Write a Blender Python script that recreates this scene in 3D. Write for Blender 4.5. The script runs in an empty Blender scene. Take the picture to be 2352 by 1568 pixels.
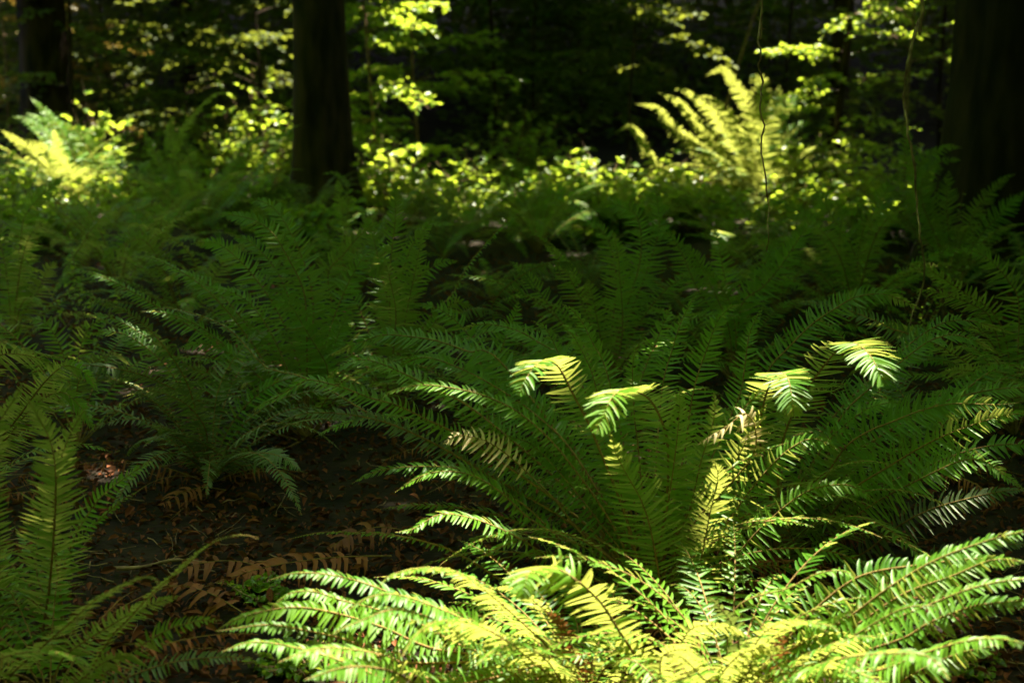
import bpy, math, random
import numpy as np
from mathutils import Vector
R = math.radians
C = bpy.context.scene.collection
scene = bpy.context.scene
rng = np.random.default_rng(11)
random.seed(11)

# ------------------------------------------------------------------ camera
CAM_H, FOC, HORIZ = 1.4, 3267.0, 150.0           # eye height; focal length in the 2352-wide tracing grid
PITCH = math.atan((784 - HORIZ) / FOC)
cd = bpy.data.cameras.new('camera'); cam = bpy.data.objects.new('camera', cd); C.objects.link(cam)
cam.location = (0, 0, CAM_H); cam.rotation_euler = (math.pi / 2 - PITCH, 0, 0)
cd.lens = 50; cd.sensor_width = 36; cd.clip_end = 400; cd.clip_start = 0.05
cd.dof.use_dof = True; cd.dof.focus_distance = 4.1; cd.dof.aperture_fstop = 3.0; cd.dof.aperture_blades = 0
scene.camera = cam

# ------------------------------------------------------------------ sky, sun, exposure
SUN_AZ, SUN_EL = R(40), R(67)                    # the sun stands ahead of the camera, to the right and high
SUN = np.array([math.cos(SUN_EL) * math.sin(SUN_AZ), math.cos(SUN_EL) * math.cos(SUN_AZ), math.sin(SUN_EL)])
w = bpy.data.worlds.new('World'); scene.world = w; w.use_nodes = True
nt = w.node_tree; bg = nt.nodes['Background']
sky = nt.nodes.new('ShaderNodeTexSky'); sky.sky_type = 'NISHITA'; sky.sun_disc = False
sky.sun_elevation = SUN_EL; sky.sun_rotation = SUN_AZ; sky.air_density = 1.0; sky.dust_density = 6.0
nt.links.new(sky.outputs[0], bg.inputs[0]); bg.inputs[1].default_value = 0.042
sl = bpy.data.lights.new('sun', 'SUN'); sl.energy = 5.0; sl.angle = R(0.5); sl.color = (1.0, 0.90, 0.68)
so = bpy.data.objects.new('sun', sl); C.objects.link(so)
so.rotation_euler = Vector(tuple(SUN)).to_track_quat('Z', 'Y').to_euler()
scene.view_settings.view_transform = 'Standard'; scene.view_settings.look = 'None'
scene.view_settings.gamma = 1.0; scene.view_settings.exposure = 2.95
scene.cycles.use_denoising = True
scene.cycles.max_bounces = 8; scene.cycles.transparent_max_bounces = 4; scene.cycles.transmission_bounces = 5
scene.cycles.diffuse_bounces = 3; scene.cycles.sample_clamp_indirect = 6

# ------------------------------------------------------------------ helpers
def P(px, py, d):
    """world point at distance d (along y) seen at (px, py) of the tracing grid"""
    cp, sp = math.cos(PITCH), math.sin(PITCH)
    a, b = (px - 1176) / FOC, (784 - py) / FOC
    ray = np.array([a, cp + b * sp, -sp + b * cp])
    return np.array([0, 0, CAM_H]) + ray * (d / ray[1])

def link(name, me, mat, parent=None, loc=None):
    o = bpy.data.objects.new(name, me); C.objects.link(o)
    if mat is not None and not me.materials: me.materials.append(mat)
    if parent is not None: o.parent = parent
    if loc is not None: o.location = loc
    return o

def tag(o, label, cat, group=None, kind=None):
    if label: o['label'] = label
    if cat: o['category'] = cat
    if group: o['group'] = group
    if kind: o['kind'] = kind
    return o

def thing(name, label, cat, loc, group=None, rz=0.0):
    o = bpy.data.objects.new(name, None); C.objects.link(o); o.empty_display_size = 0.1
    o.location = tuple(float(v) for v in loc); o.rotation_euler = (0, 0, rz)
    return tag(o, label, cat, group)

def mesh_np(name, V, F, smooth=True):
    """V (n,3), F (m,k) faces of k corners each"""
    V = np.asarray(V, dtype=np.float32); F = np.asarray(F, dtype=np.int32)
    me = bpy.data.meshes.new(name)
    m, k = F.shape
    me.vertices.add(len(V)); me.vertices.foreach_set('co', V.ravel())
    me.loops.add(m * k); me.loops.foreach_set('vertex_index', F.ravel())
    me.polygons.add(m); me.polygons.foreach_set('loop_start', np.arange(0, m * k, k, dtype=np.int32))
    if smooth: me.polygons.foreach_set('use_smooth', np.ones(m, dtype=bool))
    me.update(calc_edges=True)
    return me

def unit(v): return v / np.maximum(np.linalg.norm(v, axis=-1, keepdims=True), 1e-9)

def spline(pts, n):
    """Catmull-Rom through pts, resampled evenly to n points"""
    p = np.asarray(pts, float)
    p = np.vstack([2 * p[0] - p[1], p, 2 * p[-1] - p[-2]])
    out = []
    for i in range(1, len(p) - 2):
        t = np.linspace(0, 1, 14, endpoint=False)[:, None]
        a, b, c, d = p[i - 1], p[i], p[i + 1], p[i + 2]
        out.append(.5 * ((2 * b) + (-a + c) * t + (2 * a - 5 * b + 4 * c - d) * t**2 + (-a + 3 * b - 3 * c + d) * t**3))
    out = np.vstack(out + [p[-2][None]])
    s = np.r_[0, np.cumsum(np.linalg.norm(np.diff(out, axis=0), axis=1))]
    q = np.linspace(0, s[-1], n)
    return np.stack([np.interp(q, s, out[:, k]) for k in range(3)], 1), s[-1]

def tube_arrays(pts, rad, sides=6, rough=0.0):
    pts = np.asarray(pts, float); n = len(pts)
    rad = np.broadcast_to(rad, (n,)).astype(float)
    T = unit(np.gradient(pts, axis=0))
    ref = np.array([0.31, 0.17, 0.93]) if abs(T[:, 2]).mean() < .8 else np.array([0.2, 0.95, 0.1])
    A = unit(np.cross(T, ref)); B = np.cross(T, A)
    an = np.linspace(0, 2 * math.pi, sides, endpoint=False)
    r = rad[:, None] * (1 + rough * rng.standard_normal((n, sides)))
    V = pts[:, None] + A[:, None] * (np.cos(an)[None, :, None] * r[..., None]) + B[:, None] * (np.sin(an)[None, :, None] * r[..., None])
    i, j = np.meshgrid(np.arange(n - 1), np.arange(sides), indexing='ij')
    F = np.stack([i * sides + j, i * sides + (j + 1) % sides, (i + 1) * sides + (j + 1) % sides, (i + 1) * sides + j], -1).reshape(-1, 4)
    return V.reshape(-1, 3), F

def join(arrs):
    Vs, Fs, o = [], [], 0
    for V, F in arrs:
        Vs.append(V); Fs.append(F + o); o += len(V)
    return np.vstack(Vs), np.vstack(Fs)

# ------------------------------------------------------------------ materials
def mat_new(name):
    m = bpy.data.materials.new(name); m.use_nodes = True
    return m, m.node_tree, m.node_tree.nodes['Principled BSDF'], m.node_tree.nodes['Material Output']

def leaf_mat(name, lo, hi, tr, rough=.42, tmix=.45, island=False, spec=.5, noise=9.0, spots=None):
    m, t, b, out = mat_new(name)
    tc = t.nodes.new('ShaderNodeTexCoord'); nz = t.nodes.new('ShaderNodeTexNoise'); nz.inputs['Scale'].default_value = noise
    t.links.new(tc.outputs['Object'], nz.inputs['Vector'])
    if island:
        rn = t.nodes.new('ShaderNodeNewGeometry').outputs['Random Per Island']
    else:
        rn = t.nodes.new('ShaderNodeObjectInfo').outputs['Random']
    mx = t.nodes.new('ShaderNodeMath'); mx.operation = 'MULTIPLY_ADD'
    t.links.new(rn, mx.inputs[0]); mx.inputs[1].default_value = .6
    sc = t.nodes.new('ShaderNodeMath'); sc.operation = 'MULTIPLY'; sc.inputs[1].default_value = .45
    t.links.new(nz.outputs['Fac'], sc.inputs[0])
    if island: t.links.new(sc.outputs[0], mx.inputs[2])
    else:                                                      # each leaflet differs a little from the next
        ig = t.nodes.new('ShaderNodeNewGeometry'); ia = t.nodes.new('ShaderNodeMath'); ia.operation = 'MULTIPLY_ADD'
        t.links.new(ig.outputs['Random Per Island'], ia.inputs[0]); ia.inputs[1].default_value = .30
        t.links.new(sc.outputs[0], ia.inputs[2]); mx.inputs[1].default_value = .45; sc.inputs[1].default_value = .35
        t.links.new(ia.outputs[0], mx.inputs[2])
    rp = t.nodes.new('ShaderNodeValToRGB'); t.links.new(mx.outputs[0], rp.inputs[0])
    rp.color_ramp.elements[0].position = .1; rp.color_ramp.elements[0].color = (*lo, 1)
    rp.color_ramp.elements[1].position = .95; rp.color_ramp.elements[1].color = (*hi, 1)
    col = rp.outputs[0]
    if spots:
        n2 = t.nodes.new('ShaderNodeTexNoise'); n2.inputs['Scale'].default_value = 26; n2.inputs['Detail'].default_value = 3
        t.links.new(tc.outputs['Object'], n2.inputs['Vector'])
        r2 = t.nodes.new('ShaderNodeValToRGB'); r2.color_ramp.elements[0].position = .66; r2.color_ramp.elements[1].position = .74
        t.links.new(n2.outputs['Fac'], r2.inputs[0])
        mm = t.nodes.new('ShaderNodeMix'); mm.data_type = 'RGBA'
        t.links.new(r2.outputs[0], mm.inputs[0]); t.links.new(col, mm.inputs[6]); mm.inputs[7].default_value = (*spots, 1)
        col = mm.outputs[2]
    t.links.new(col, b.inputs['Base Color']); b.inputs['Roughness'].default_value = rough
    b.inputs['Specular IOR Level'].default_value = spec
    tl = t.nodes.new('ShaderNodeBsdfTranslucent'); tl.inputs[0].default_value = (*tr, 1)
    ms = t.nodes.new('ShaderNodeMixShader'); ms.inputs[0].default_value = tmix
    t.links.new(b.outputs[0], ms.inputs[1]); t.links.new(tl.outputs[0], ms.inputs[2]); t.links.new(ms.outputs[0], out.inputs[0])
    return m

M_FERN = leaf_mat('fern_green', (.012, .085, .004), (.100, .225, .014), (.50, .55, .10), .45, .36, spec=.24, spots=(.12, .11, .03))
M_OLIVE = leaf_mat('fern_olive', (.045, .085, .022), (.085, .13, .035), (.20, .26, .05), .55, .30, spots=(.16, .10, .04))
M_DEAD = leaf_mat('fern_withered', (.08, .022, .008), (.30, .095, .025), (.30, .11, .03), .75, .22, noise=20)
M_PALE = leaf_mat('fern_pale_tip', (.34, .30, .12), (.55, .42, .24), (.50, .40, .15), .6, .35, noise=30)
M_LEAF = leaf_mat('shrub_leaf', (.04, .11, .010), (.11, .22, .02), (.42, .55, .04), .35, .5, island=True)
M_NEEDLE = leaf_mat('conifer_spray', (.02, .045, .007), (.055, .09, .012), (.24, .28, .03), .6, .35, island=True, spec=.2)
M_AUTUMN = leaf_mat('turning_leaf', (.09, .09, .02), (.16, .13, .03), (.50, .35, .06), .5, .4, island=True)
M_CANOPY = leaf_mat('canopy_leaf', (.03, .08, .010), (.05, .13, .012), (.23, .50, .02), .5, .58, island=True)
M_LITTER = leaf_mat('dry_litter', (.012, .004, .002), (.17, .055, .018), (.12, .06, .03), .8, .12, island=True, spec=.2)

def bark_mat(name, c0, c1, scale=6, zs=.25, bump=.6):
    m, t, b, out = mat_new(name)
    tc = t.nodes.new('ShaderNodeTexCoord'); mp = t.nodes.new('ShaderNodeMapping'); mp.inputs['Scale'].default_value = (1, 1, zs)
    t.links.new(tc.outputs['Object'], mp.inputs[0])
    nz = t.nodes.new('ShaderNodeTexNoise'); nz.inputs['Scale'].default_value = scale; nz.inputs['Detail'].default_value = 6
    t.links.new(mp.outputs[0], nz.inputs['Vector'])
    rp = t.nodes.new('ShaderNodeValToRGB'); t.links.new(nz.outputs['Fac'], rp.inputs[0])
    rp.color_ramp.elements[0].position = .35; rp.color_ramp.elements[0].color = (*c0, 1)
    rp.color_ramp.elements[1].position = .7; rp.color_ramp.elements[1].color = (*c1, 1)
    t.links.new(rp.outputs[0], b.inputs['Base Color']); b.inputs['Roughness'].default_value = .9; b.inputs['Specular IOR Level'].default_value = .15
    bp = t.nodes.new('ShaderNodeBump'); bp.inputs['Strength'].default_value = bump; bp.inputs['Distance'].default_value = .03
    t.links.new(nz.outputs['Fac'], bp.inputs['Height']); t.links.new(bp.outputs[0], b.inputs['Normal'])
    return m
M_BARK = bark_mat('bark', (.007, .005, .004), (.05, .028, .018), 9)
M_BLACKBARK = bark_mat('dark_bark', (.004, .003, .003), (.030, .017, .011), 9)
M_STEM = bark_mat('pale_stem', (.10, .065, .04), (.26, .17, .11), 25, 1, .3)
M_VINE = bark_mat('vine_bark', (.10, .065, .04), (.30, .21, .13), 60, .5, .5)
M_STALK = bark_mat('fern_stalk', (.13, .085, .03), (.24, .155, .055), 80, 1, .2)
M_SOIL = bark_mat('soil', (.006, .0045, .003), (.022, .014, .008), 7, 1, .8)

# ------------------------------------------------------------------ ground
def gz(x, y):
    """ground height: nearly level forest floor, rising into a bank far behind"""
    x = np.asarray(x, float); y = np.asarray(y, float)
    h = .02 * np.sin(x * 1.7 + .6) * np.cos(y * 1.3) + .012 * np.sin(x * 4.1 + y * 3.3)
    return h + np.clip(y - 24, 0, None) ** 1.35 * .10

def ground():
    ys = np.r_[np.linspace(-12, 1, 14), np.linspace(1.3, 9, 90), np.linspace(9.3, 30, 60), np.linspace(31, 90, 40)]
    xs = np.r_[np.linspace(-60, -6, 24), np.linspace(-5.6, 5.6, 120), np.linspace(6, 60, 24)]
    X, Y = np.meshgrid(xs, ys); Z = gz(X, Y)
    V = np.stack([X, Y, Z], -1).reshape(-1, 3)
    nx, ny = len(xs), len(ys)
    i, j = np.meshgrid(np.arange(ny - 1), np.arange(nx - 1), indexing='ij')
    F = np.stack([i * nx + j, i * nx + j + 1, (i + 1) * nx + j + 1, (i + 1) * nx + j], -1).reshape(-1, 4)
    o = link('forest_floor', mesh_np('forest_floor', V, F), M_SOIL)
    tag(o, 'dark brown soil of the forest floor under the ferns', 'ground', kind='structure')
ground()

# ------------------------------------------------------------------ light gaps in the canopy (x, y on the grid, distance, radius)
# each is a spot of the undergrowth the sun reaches in the photograph; crowns leave an opening towards the sun there
GAPS = []
def gap(px, py, d, r): GAPS.append((*P(px, py, d), r))
# foreground fronds
for a in [(700,1400,2.7,.16),(640,1345,2.75,.07),(560,1450,2.7,.08),(640,1490,2.6,.12),(820,1400,2.7,.24),(960,1380,2.7,.28),(1100,1420,2.7,.28),(1000,1490,2.5,.22),(1200,1500,2.6,.22),
          (1270,1350,2.8,.16),(1400,1450,2.8,.12),(850,1520,2.5,.22),(1400,1560,2.6,.12),(1590,1490,2.75,.08),(1740,1490,2.7,.14),(1620,1570,2.6,.16),
          (1880,1345,2.9,.11),(1950,1335,2.9,.09),(1780,1365,2.9,.07),(1880,1540,2.5,.22),(2060,1520,2.45,.22),(2080,1450,2.7,.2),(2220,1400,2.8,.17),(2330,1360,2.8,.2),(2230,1300,2.9,.06),(2330,1500,2.6,.12),
          (1150,1300,3.1,.05),(1750,1300,3.2,.03),
          (1085,1190,3.15,.08),(1170,1225,3.2,.08),(1000,1190,3.1,.06),(990,1080,3.3,.08),(900,1085,3.35,.07),(1090,1085,3.35,.06),(1090,1008,3.4,.06),(1040,1005,3.4,.03),
          (1205,870,3.1,.045),(1245,835,3.15,.045),(1285,830,3.25,.04),(1385,950,3.0,.05),(1420,900,3.05,.05),(1480,903,3.2,.045),(1320,790,3.6,.015),
          (1820,900,3.28,.065),(1795,860,3.4,.06),(1765,870,3.5,.05),(1960,790,3.5,.07),(2015,830,3.35,.06),(1900,825,3.6,.045),(1650,990,3.35,.06),(1710,960,3.35,.05),
          (1470,1200,3.25,.025),(1490,1300,3.25,.03),(2230,1075,3.55,.06),(2120,1090,3.55,.05),(2290,1090,3.5,.04),(1060,895,3.5,.03),(1240,1130,3.4,.04)]: gap(*a)
# middle distance
for a in [(2180,430,9,.10),(2200,470,9,.06),(2310,410,9,.06),(270,570,7,.05),(185,690,6.5,.06),(2100,640,6.5,.05),(2130,520,8,.05),(400,640,7,.03)]: gap(*a)
# background
for a in [(1740,250,14,.95),(1700,330,14,.5),(1640,390,13.6,.35),(1800,360,13.8,.3),(1560,400,13.4,.3),(1620,260,14,.7),(1560,270,14,.55),(1480,290,13.6,.5),(1600,340,13.7,.35),(1720,380,13.5,.3),(1830,260,14,.25),
          (1430,360,13.4,.4),(1330,390,13,.3),(1240,385,13,.3),(1180,350,13,.2),(1080,390,13,.22),(1200,290,14,.18),(900,340,13.2,.3),(840,410,13,.2),(880,240,14,.38),(850,160,14,.3),(950,250,14,.25),
          (840,40,14.5,.35),(990,40,14.5,.25),(900,120,14.5,.3),(1040,170,13.5,.15),(130,320,13.6,.8),(50,300,13.6,.6),(225,290,14,.35),(230,340,14,.25),
          (600,250,16,.35),(520,260,16,.3),(640,235,16,.3),(550,330,15,.25),(20,30,19,.45),(30,150,19,.35),(260,160,19,.2),(300,40,19,.2),(420,75,19,.2),(360,130,19,.22),(520,40,19,.3),
          (1900,20,12.5,.25),(1990,40,12.5,.3),(2100,30,12.5,.3),(2200,10,12.5,.2),(2060,70,12.5,.2),(1850,60,12.5,.15),(1980,250,15,.12),(2150,250,12.5,.12),(2000,430,12,.15),(1220,40,12,.12),
          (1785,20,9.5,.12),(2080,180,12,.1),(2250,260,13,.12),(803,250,12.5,.05),(806,330,12.5,.04),(835,480,12,.15),(1130,300,14,.1)]: gap(*a)
gr = random.Random(3)
for i in range(46): gap(gr.uniform(-20, 690), gr.uniform(10, 330), gr.uniform(15, 21), gr.uniform(.06, .2))       # flecks on the leaves at the upper left
for i in range(9): gap(gr.uniform(820, 1480), gr.uniform(20, 330), gr.uniform(11, 16), gr.uniform(.05, .14))
for i in range(12): gap(gr.uniform(1820, 2260), gr.uniform(10, 380), gr.uniform(11, 16), gr.uniform(.05, .14))
GAPS = np.array(GAPS)

def carve(c, extra=.0):
    """True where a point leaves every sun opening free"""
    keep = np.ones(len(c), bool); e0 = extra
    for x, y, z, r in GAPS:
        v = c - np.array([x, y, z]); t = v @ SUN
        dd = np.linalg.norm(v - t[:, None] * SUN, axis=1)
        extra = min(e0, r * 1.1)
        keep &= ~((dd < r + extra) & (t > .6))
    return keep

# ------------------------------------------------------------------ fern fronds
U = np.array([0, .09, .35, .68, .90, 1.0])
WP = np.array([.55, 1.10, 1.0, .80, .42, .02])
def frond_arrays(curve, S, Lmax, spacing, droop=.25, lift=.12, stalk=.15, wid=.0038, curl=.0, rs=None, ragged=0.0, blunt=False):
    """blade (pinnae) arrays and stalk arrays for one frond; curve (n,3) runs from crown to tip"""
    r = rs or rng
    n = len(curve)
    s = np.r_[0, np.cumsum(np.linalg.norm(np.diff(curve, axis=0), axis=1))]; L = s[-1]
    T = unit(np.gradient(curve, axis=0)); S = unit(S - (S * T).sum(1, keepdims=True) * T); N = np.cross(S, T)
    flip = np.sign(N[:, 2].mean()) or 1; N = N * flip
    k = max(12, int(L * (1 - stalk) / spacing))
    q0 = stalk + (.995 - stalk) * (1 - (1 - np.linspace(0, 1, k)) ** 1.3)   # leaflets crowd towards the tip
    Vs, Fs, o = [], [], 0
    for sg in (-1, 1):
        q = q0 + r.uniform(-.15, .15, k) / k + (0.4 / k if sg > 0 else 0)
        q = np.clip(q, 0, 1)
        q = q[r.random(k) > max(ragged, .03)]
        kk = len(q)
        f = np.clip((q - stalk) / (1 - stalk), 0, 1)
        e0 = .84 if blunt else .35
        prof = np.clip(.62 + f * 2.2, 0, 1) * np.clip(1 - np.clip((f - e0) / (1 - e0), 0, 1) ** 1.6, 0, 1) ** .85
        ln = Lmax * np.maximum(prof, .04) * r.uniform(.88, 1.08, kk) * np.where(r.random(kk) < .05, r.uniform(.4, .8, kk), 1)
        at = lambda A: np.stack([np.interp(q * L, s, A[:, c]) for c in range(3)], 1)
        p, t, sd, nn = at(curve), unit(at(T)), unit(at(S)), unit(at(N))
        ang = R(82) - R(34) * f ** 1.5 + r.normal(0, R(6), kk)
        D = unit(np.cos(ang)[:, None] * t + np.sin(ang)[:, None] * sd * sg + nn * (lift + r.normal(0, .05, kk))[:, None])
        tw = r.normal(0, .34, kk)
        W = np.cross(nn, D); W = unit(W * np.sign((W * t).sum(1))[:, None])
        W = unit(W * np.cos(tw)[:, None] + nn * np.sin(tw)[:, None])
        Nn = unit(np.cross(D, W)); Nn *= np.sign((Nn * nn).sum(1))[:, None]
        u = U[None, :, None]; l = ln[:, None, None]
        dr = (droop * r.uniform(.6, 1.4, kk))[:, None, None]
        c = p[:, None] + D[:, None] * l * u + np.array([0, 0, -1.])[None, None] * l * dr * u ** 2 + t[:, None] * l * (.17 + r.normal(0, .07, kk))[:, None, None] * u ** 2 - nn[:, None] * l * curl * u ** 2
        hw = np.minimum(wid, ln * .2 + .0006)[:, None] * WP[None]
        hw = hw[..., None]
        aur = 1 + .55 * (np.abs(U - .09) < .05)[None, :, None]
        a = c + W[:, None] * hw * aur; b = c - W[:, None] * hw; m = c - Nn[:, None] * hw * .35
        V = np.stack([a, m, b], 2).reshape(-1, 3)
        base = np.arange(kk)[:, None, None] * 18; i = np.arange(5)[None, :, None] * 3; j = np.arange(2)[None, None, :]
        z = base + i + j
        F = np.stack([z, z + 1, z + 4, z + 3], -1).reshape(-1, 4)
        Vs.append(V); Fs.append(F + o); o += len(V)
    rad = .0032 * (1 - np.linspace(0, 1, n)) ** .8 * min(1.3, L / .8) + .0006
    rib = tube_arrays(curve, rad * .6, 3)            # the green midrib the leaflets grow from
    return join([(np.vstack(Vs), np.vstack(Fs)), rib]), tube_arrays(curve, rad, 5)

KINDS = {'g': M_FERN, 'o': M_OLIVE, 'y': M_FERN, 'd': M_DEAD, 'p': M_PALE}
KLAB = {'d': 'orange brown withered frond', 'p': 'bleached pale dying frond', 'o': 'dull olive frond'}
def add_frond(root, origin, curve, S, Lmax, kind='g', spacing=.0135, **kw):
    blade, stalk = frond_arrays(curve - origin, S, Lmax, spacing, **kw)
    f = link('frond', mesh_np('frond', *blade), KINDS[kind], root)
    if kind in KLAB: f['label'] = KLAB[kind]
    link('stalk', mesh_np('stalk', *stalk), M_STALK, f)
    return f

def side_vecs(curve, face):
    """face 0: blade lies level across its arch; 1: blade turned flat towards the open side"""
    h = curve[-1] - curve[0]; h = np.array([h[0], h[1], 0.])
    T = unit(np.gradient(curve, axis=0))
    if np.linalg.norm(h) < .05: h = np.array([0, 1., 0])
    Sh = unit(np.cross(h, [0, 0, 1.]))
    V = unit(curve - np.array([0, 0, CAM_H]))
    Sv = unit(np.cross(T, V))
    Sh = np.where((Sv @ Sh)[:, None] < 0, -Sh, Sh) if (Sv @ Sh).mean() < 0 else np.broadcast_to(Sh, Sv.shape)
    if face < 0: return unit(np.broadcast_to(np.array([1., 0, .12]), Sv.shape))   # arches straight towards the open side
    S = (1 - face) * Sh + face * Sv
    return unit(S)

def arch(o, az, L, e0, bend, rs, wob=.05, n=26):
    """a frond rising at elevation e0 and arching over by bend radians"""
    t = np.linspace(0, 1, n)
    el = e0 - bend * t ** 1.3; a = az + wob * np.sin(t * 3 + rs.uniform(0, 6))
    st = np.stack([np.cos(el) * np.cos(a), np.cos(el) * np.sin(a), np.sin(el)], 1) * (L / n)
    c = np.vstack([[0, 0, 0], np.cumsum(st, 0)])
    c[:, 2] = np.maximum(c[:, 2], .015)
    return o + c

def fill_fern(root, o, n, L, azr=(0, 2 * math.pi), e=(.7, 1.35), bend=(1.0, 1.9), kind='g', seed=0, spacing=.0155, dead=.0):
    rs = np.random.default_rng(seed)
    for i in range(n):
        az = azr[0] + (azr[1] - azr[0]) * (i + rs.random()) / n
        ll = L * rs.uniform(.72, 1.1)
        c = arch(o, az, ll, rs.uniform(*e), rs.uniform(*bend), rs)
        k = 'd' if rs.random() < dead else kind
        S = side_vecs(c, 0.0); tz = rs.normal(0, .35)                     # every frond is turned a little about its own stalk
        S = unit(S + np.array([0, 0, 1.]) * np.linspace(.1, 1, len(c))[:, None] * tz)
        if k == 'd': add_frond(root, o, c, S, ll * rs.uniform(.05, .09), k, spacing=spacing, rs=rs, ragged=.45, curl=.9, droop=.6)
        else: add_frond(root, o, c, S, ll * rs.uniform(.07, .1), k, spacing=spacing, rs=rs, ragged=rs.choice([.03, .05, .2], p=[.6, .3, .1]))

def traced(name, label, crown, lines, fill=None, group=None, scale=1.0, spacing=.0116, wid=.0035):
    px, d = crown
    if 4.6 < d < 9.5: spacing, wid = .0138 + .0010 * (d - 4.6), .0041 + .0003 * (d - 4.6)
    o = P(px, 800, d); o[2] = float(gz(o[0], d))
    root = thing(name, label, 'fern', o, group)
    for ln in lines.strip().splitlines():
        ln = ln.strip()
        if not ln or ln[0] == '#': continue
        head, body = ln.split('|'); h = head.split()
        kind, face, wpx, dd = h[0], float(h[1]), float(h[2]), float(h[3])
        droop = float(h[4]) if len(h) > 4 else .22
        dm = float(h[5]) if len(h) > 5 else None       # optional: depth offset where the traced part begins
        q = [tuple(float(v) for v in s.split(',')) for s in body.split()][::-1]
        ex = [v[2] if len(v) > 2 else None for v in q]; q = [v[:2] for v in q]
        q2 = np.array(q); cum = np.r_[0, np.cumsum(np.hypot(*np.diff(q2, axis=0).T))]
        by = HORIZ + CAM_H * FOC / d
        lead = math.hypot(q[0][0] - px, q[0][1] - by)
        tot = lead + cum[-1]
        pts = [o + np.array([0, 0, .02])] if lead > 25 else []
        for (x, y), c, e_ in zip(q, cum, ex):
            f = (lead + c) / tot
            dep = d + dd * f if dm is None else d + dm + (dd - dm) * c / max(cum[-1], 1)
            if e_ is not None: dep = d + e_
            p = P(x, y, dep); p[2] = max(p[2], float(gz(p[0], p[1])) + .02); pts.append(p)
        if len(pts) > 2 and lead > 120:                # ease out of the crown so the stalk rises before it arches
            m = pts[0] * .6 + pts[1] * .4; m[2] += .10 * np.linalg.norm(pts[1] - pts[0]); pts.insert(1, m)
        n = 40
        c, L = spline(pts, n)
        S = side_vecs(c, face)
        Lm = wpx / FOC * (d + dd * .6)
        f0 = lead / tot
        add_frond(root, o, c, S, Lm, kind, spacing=spacing, wid=wid, droop=droop, stalk=.66 if kind == 'p' else min(.5, max(.13, f0 * .55)), ragged=.12 if kind in 'dp' else 0, blunt=face < 0)
    if fill: fill_fern(root, o, **fill)
    if d < 5: fill_fern(root, o, 7, .46, seed=int(px) + 900, e=(.15, .7), bend=(.7, 1.3), kind='d')     # skirt of withered fronds
    return root

TWO = 2 * math.pi
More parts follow.
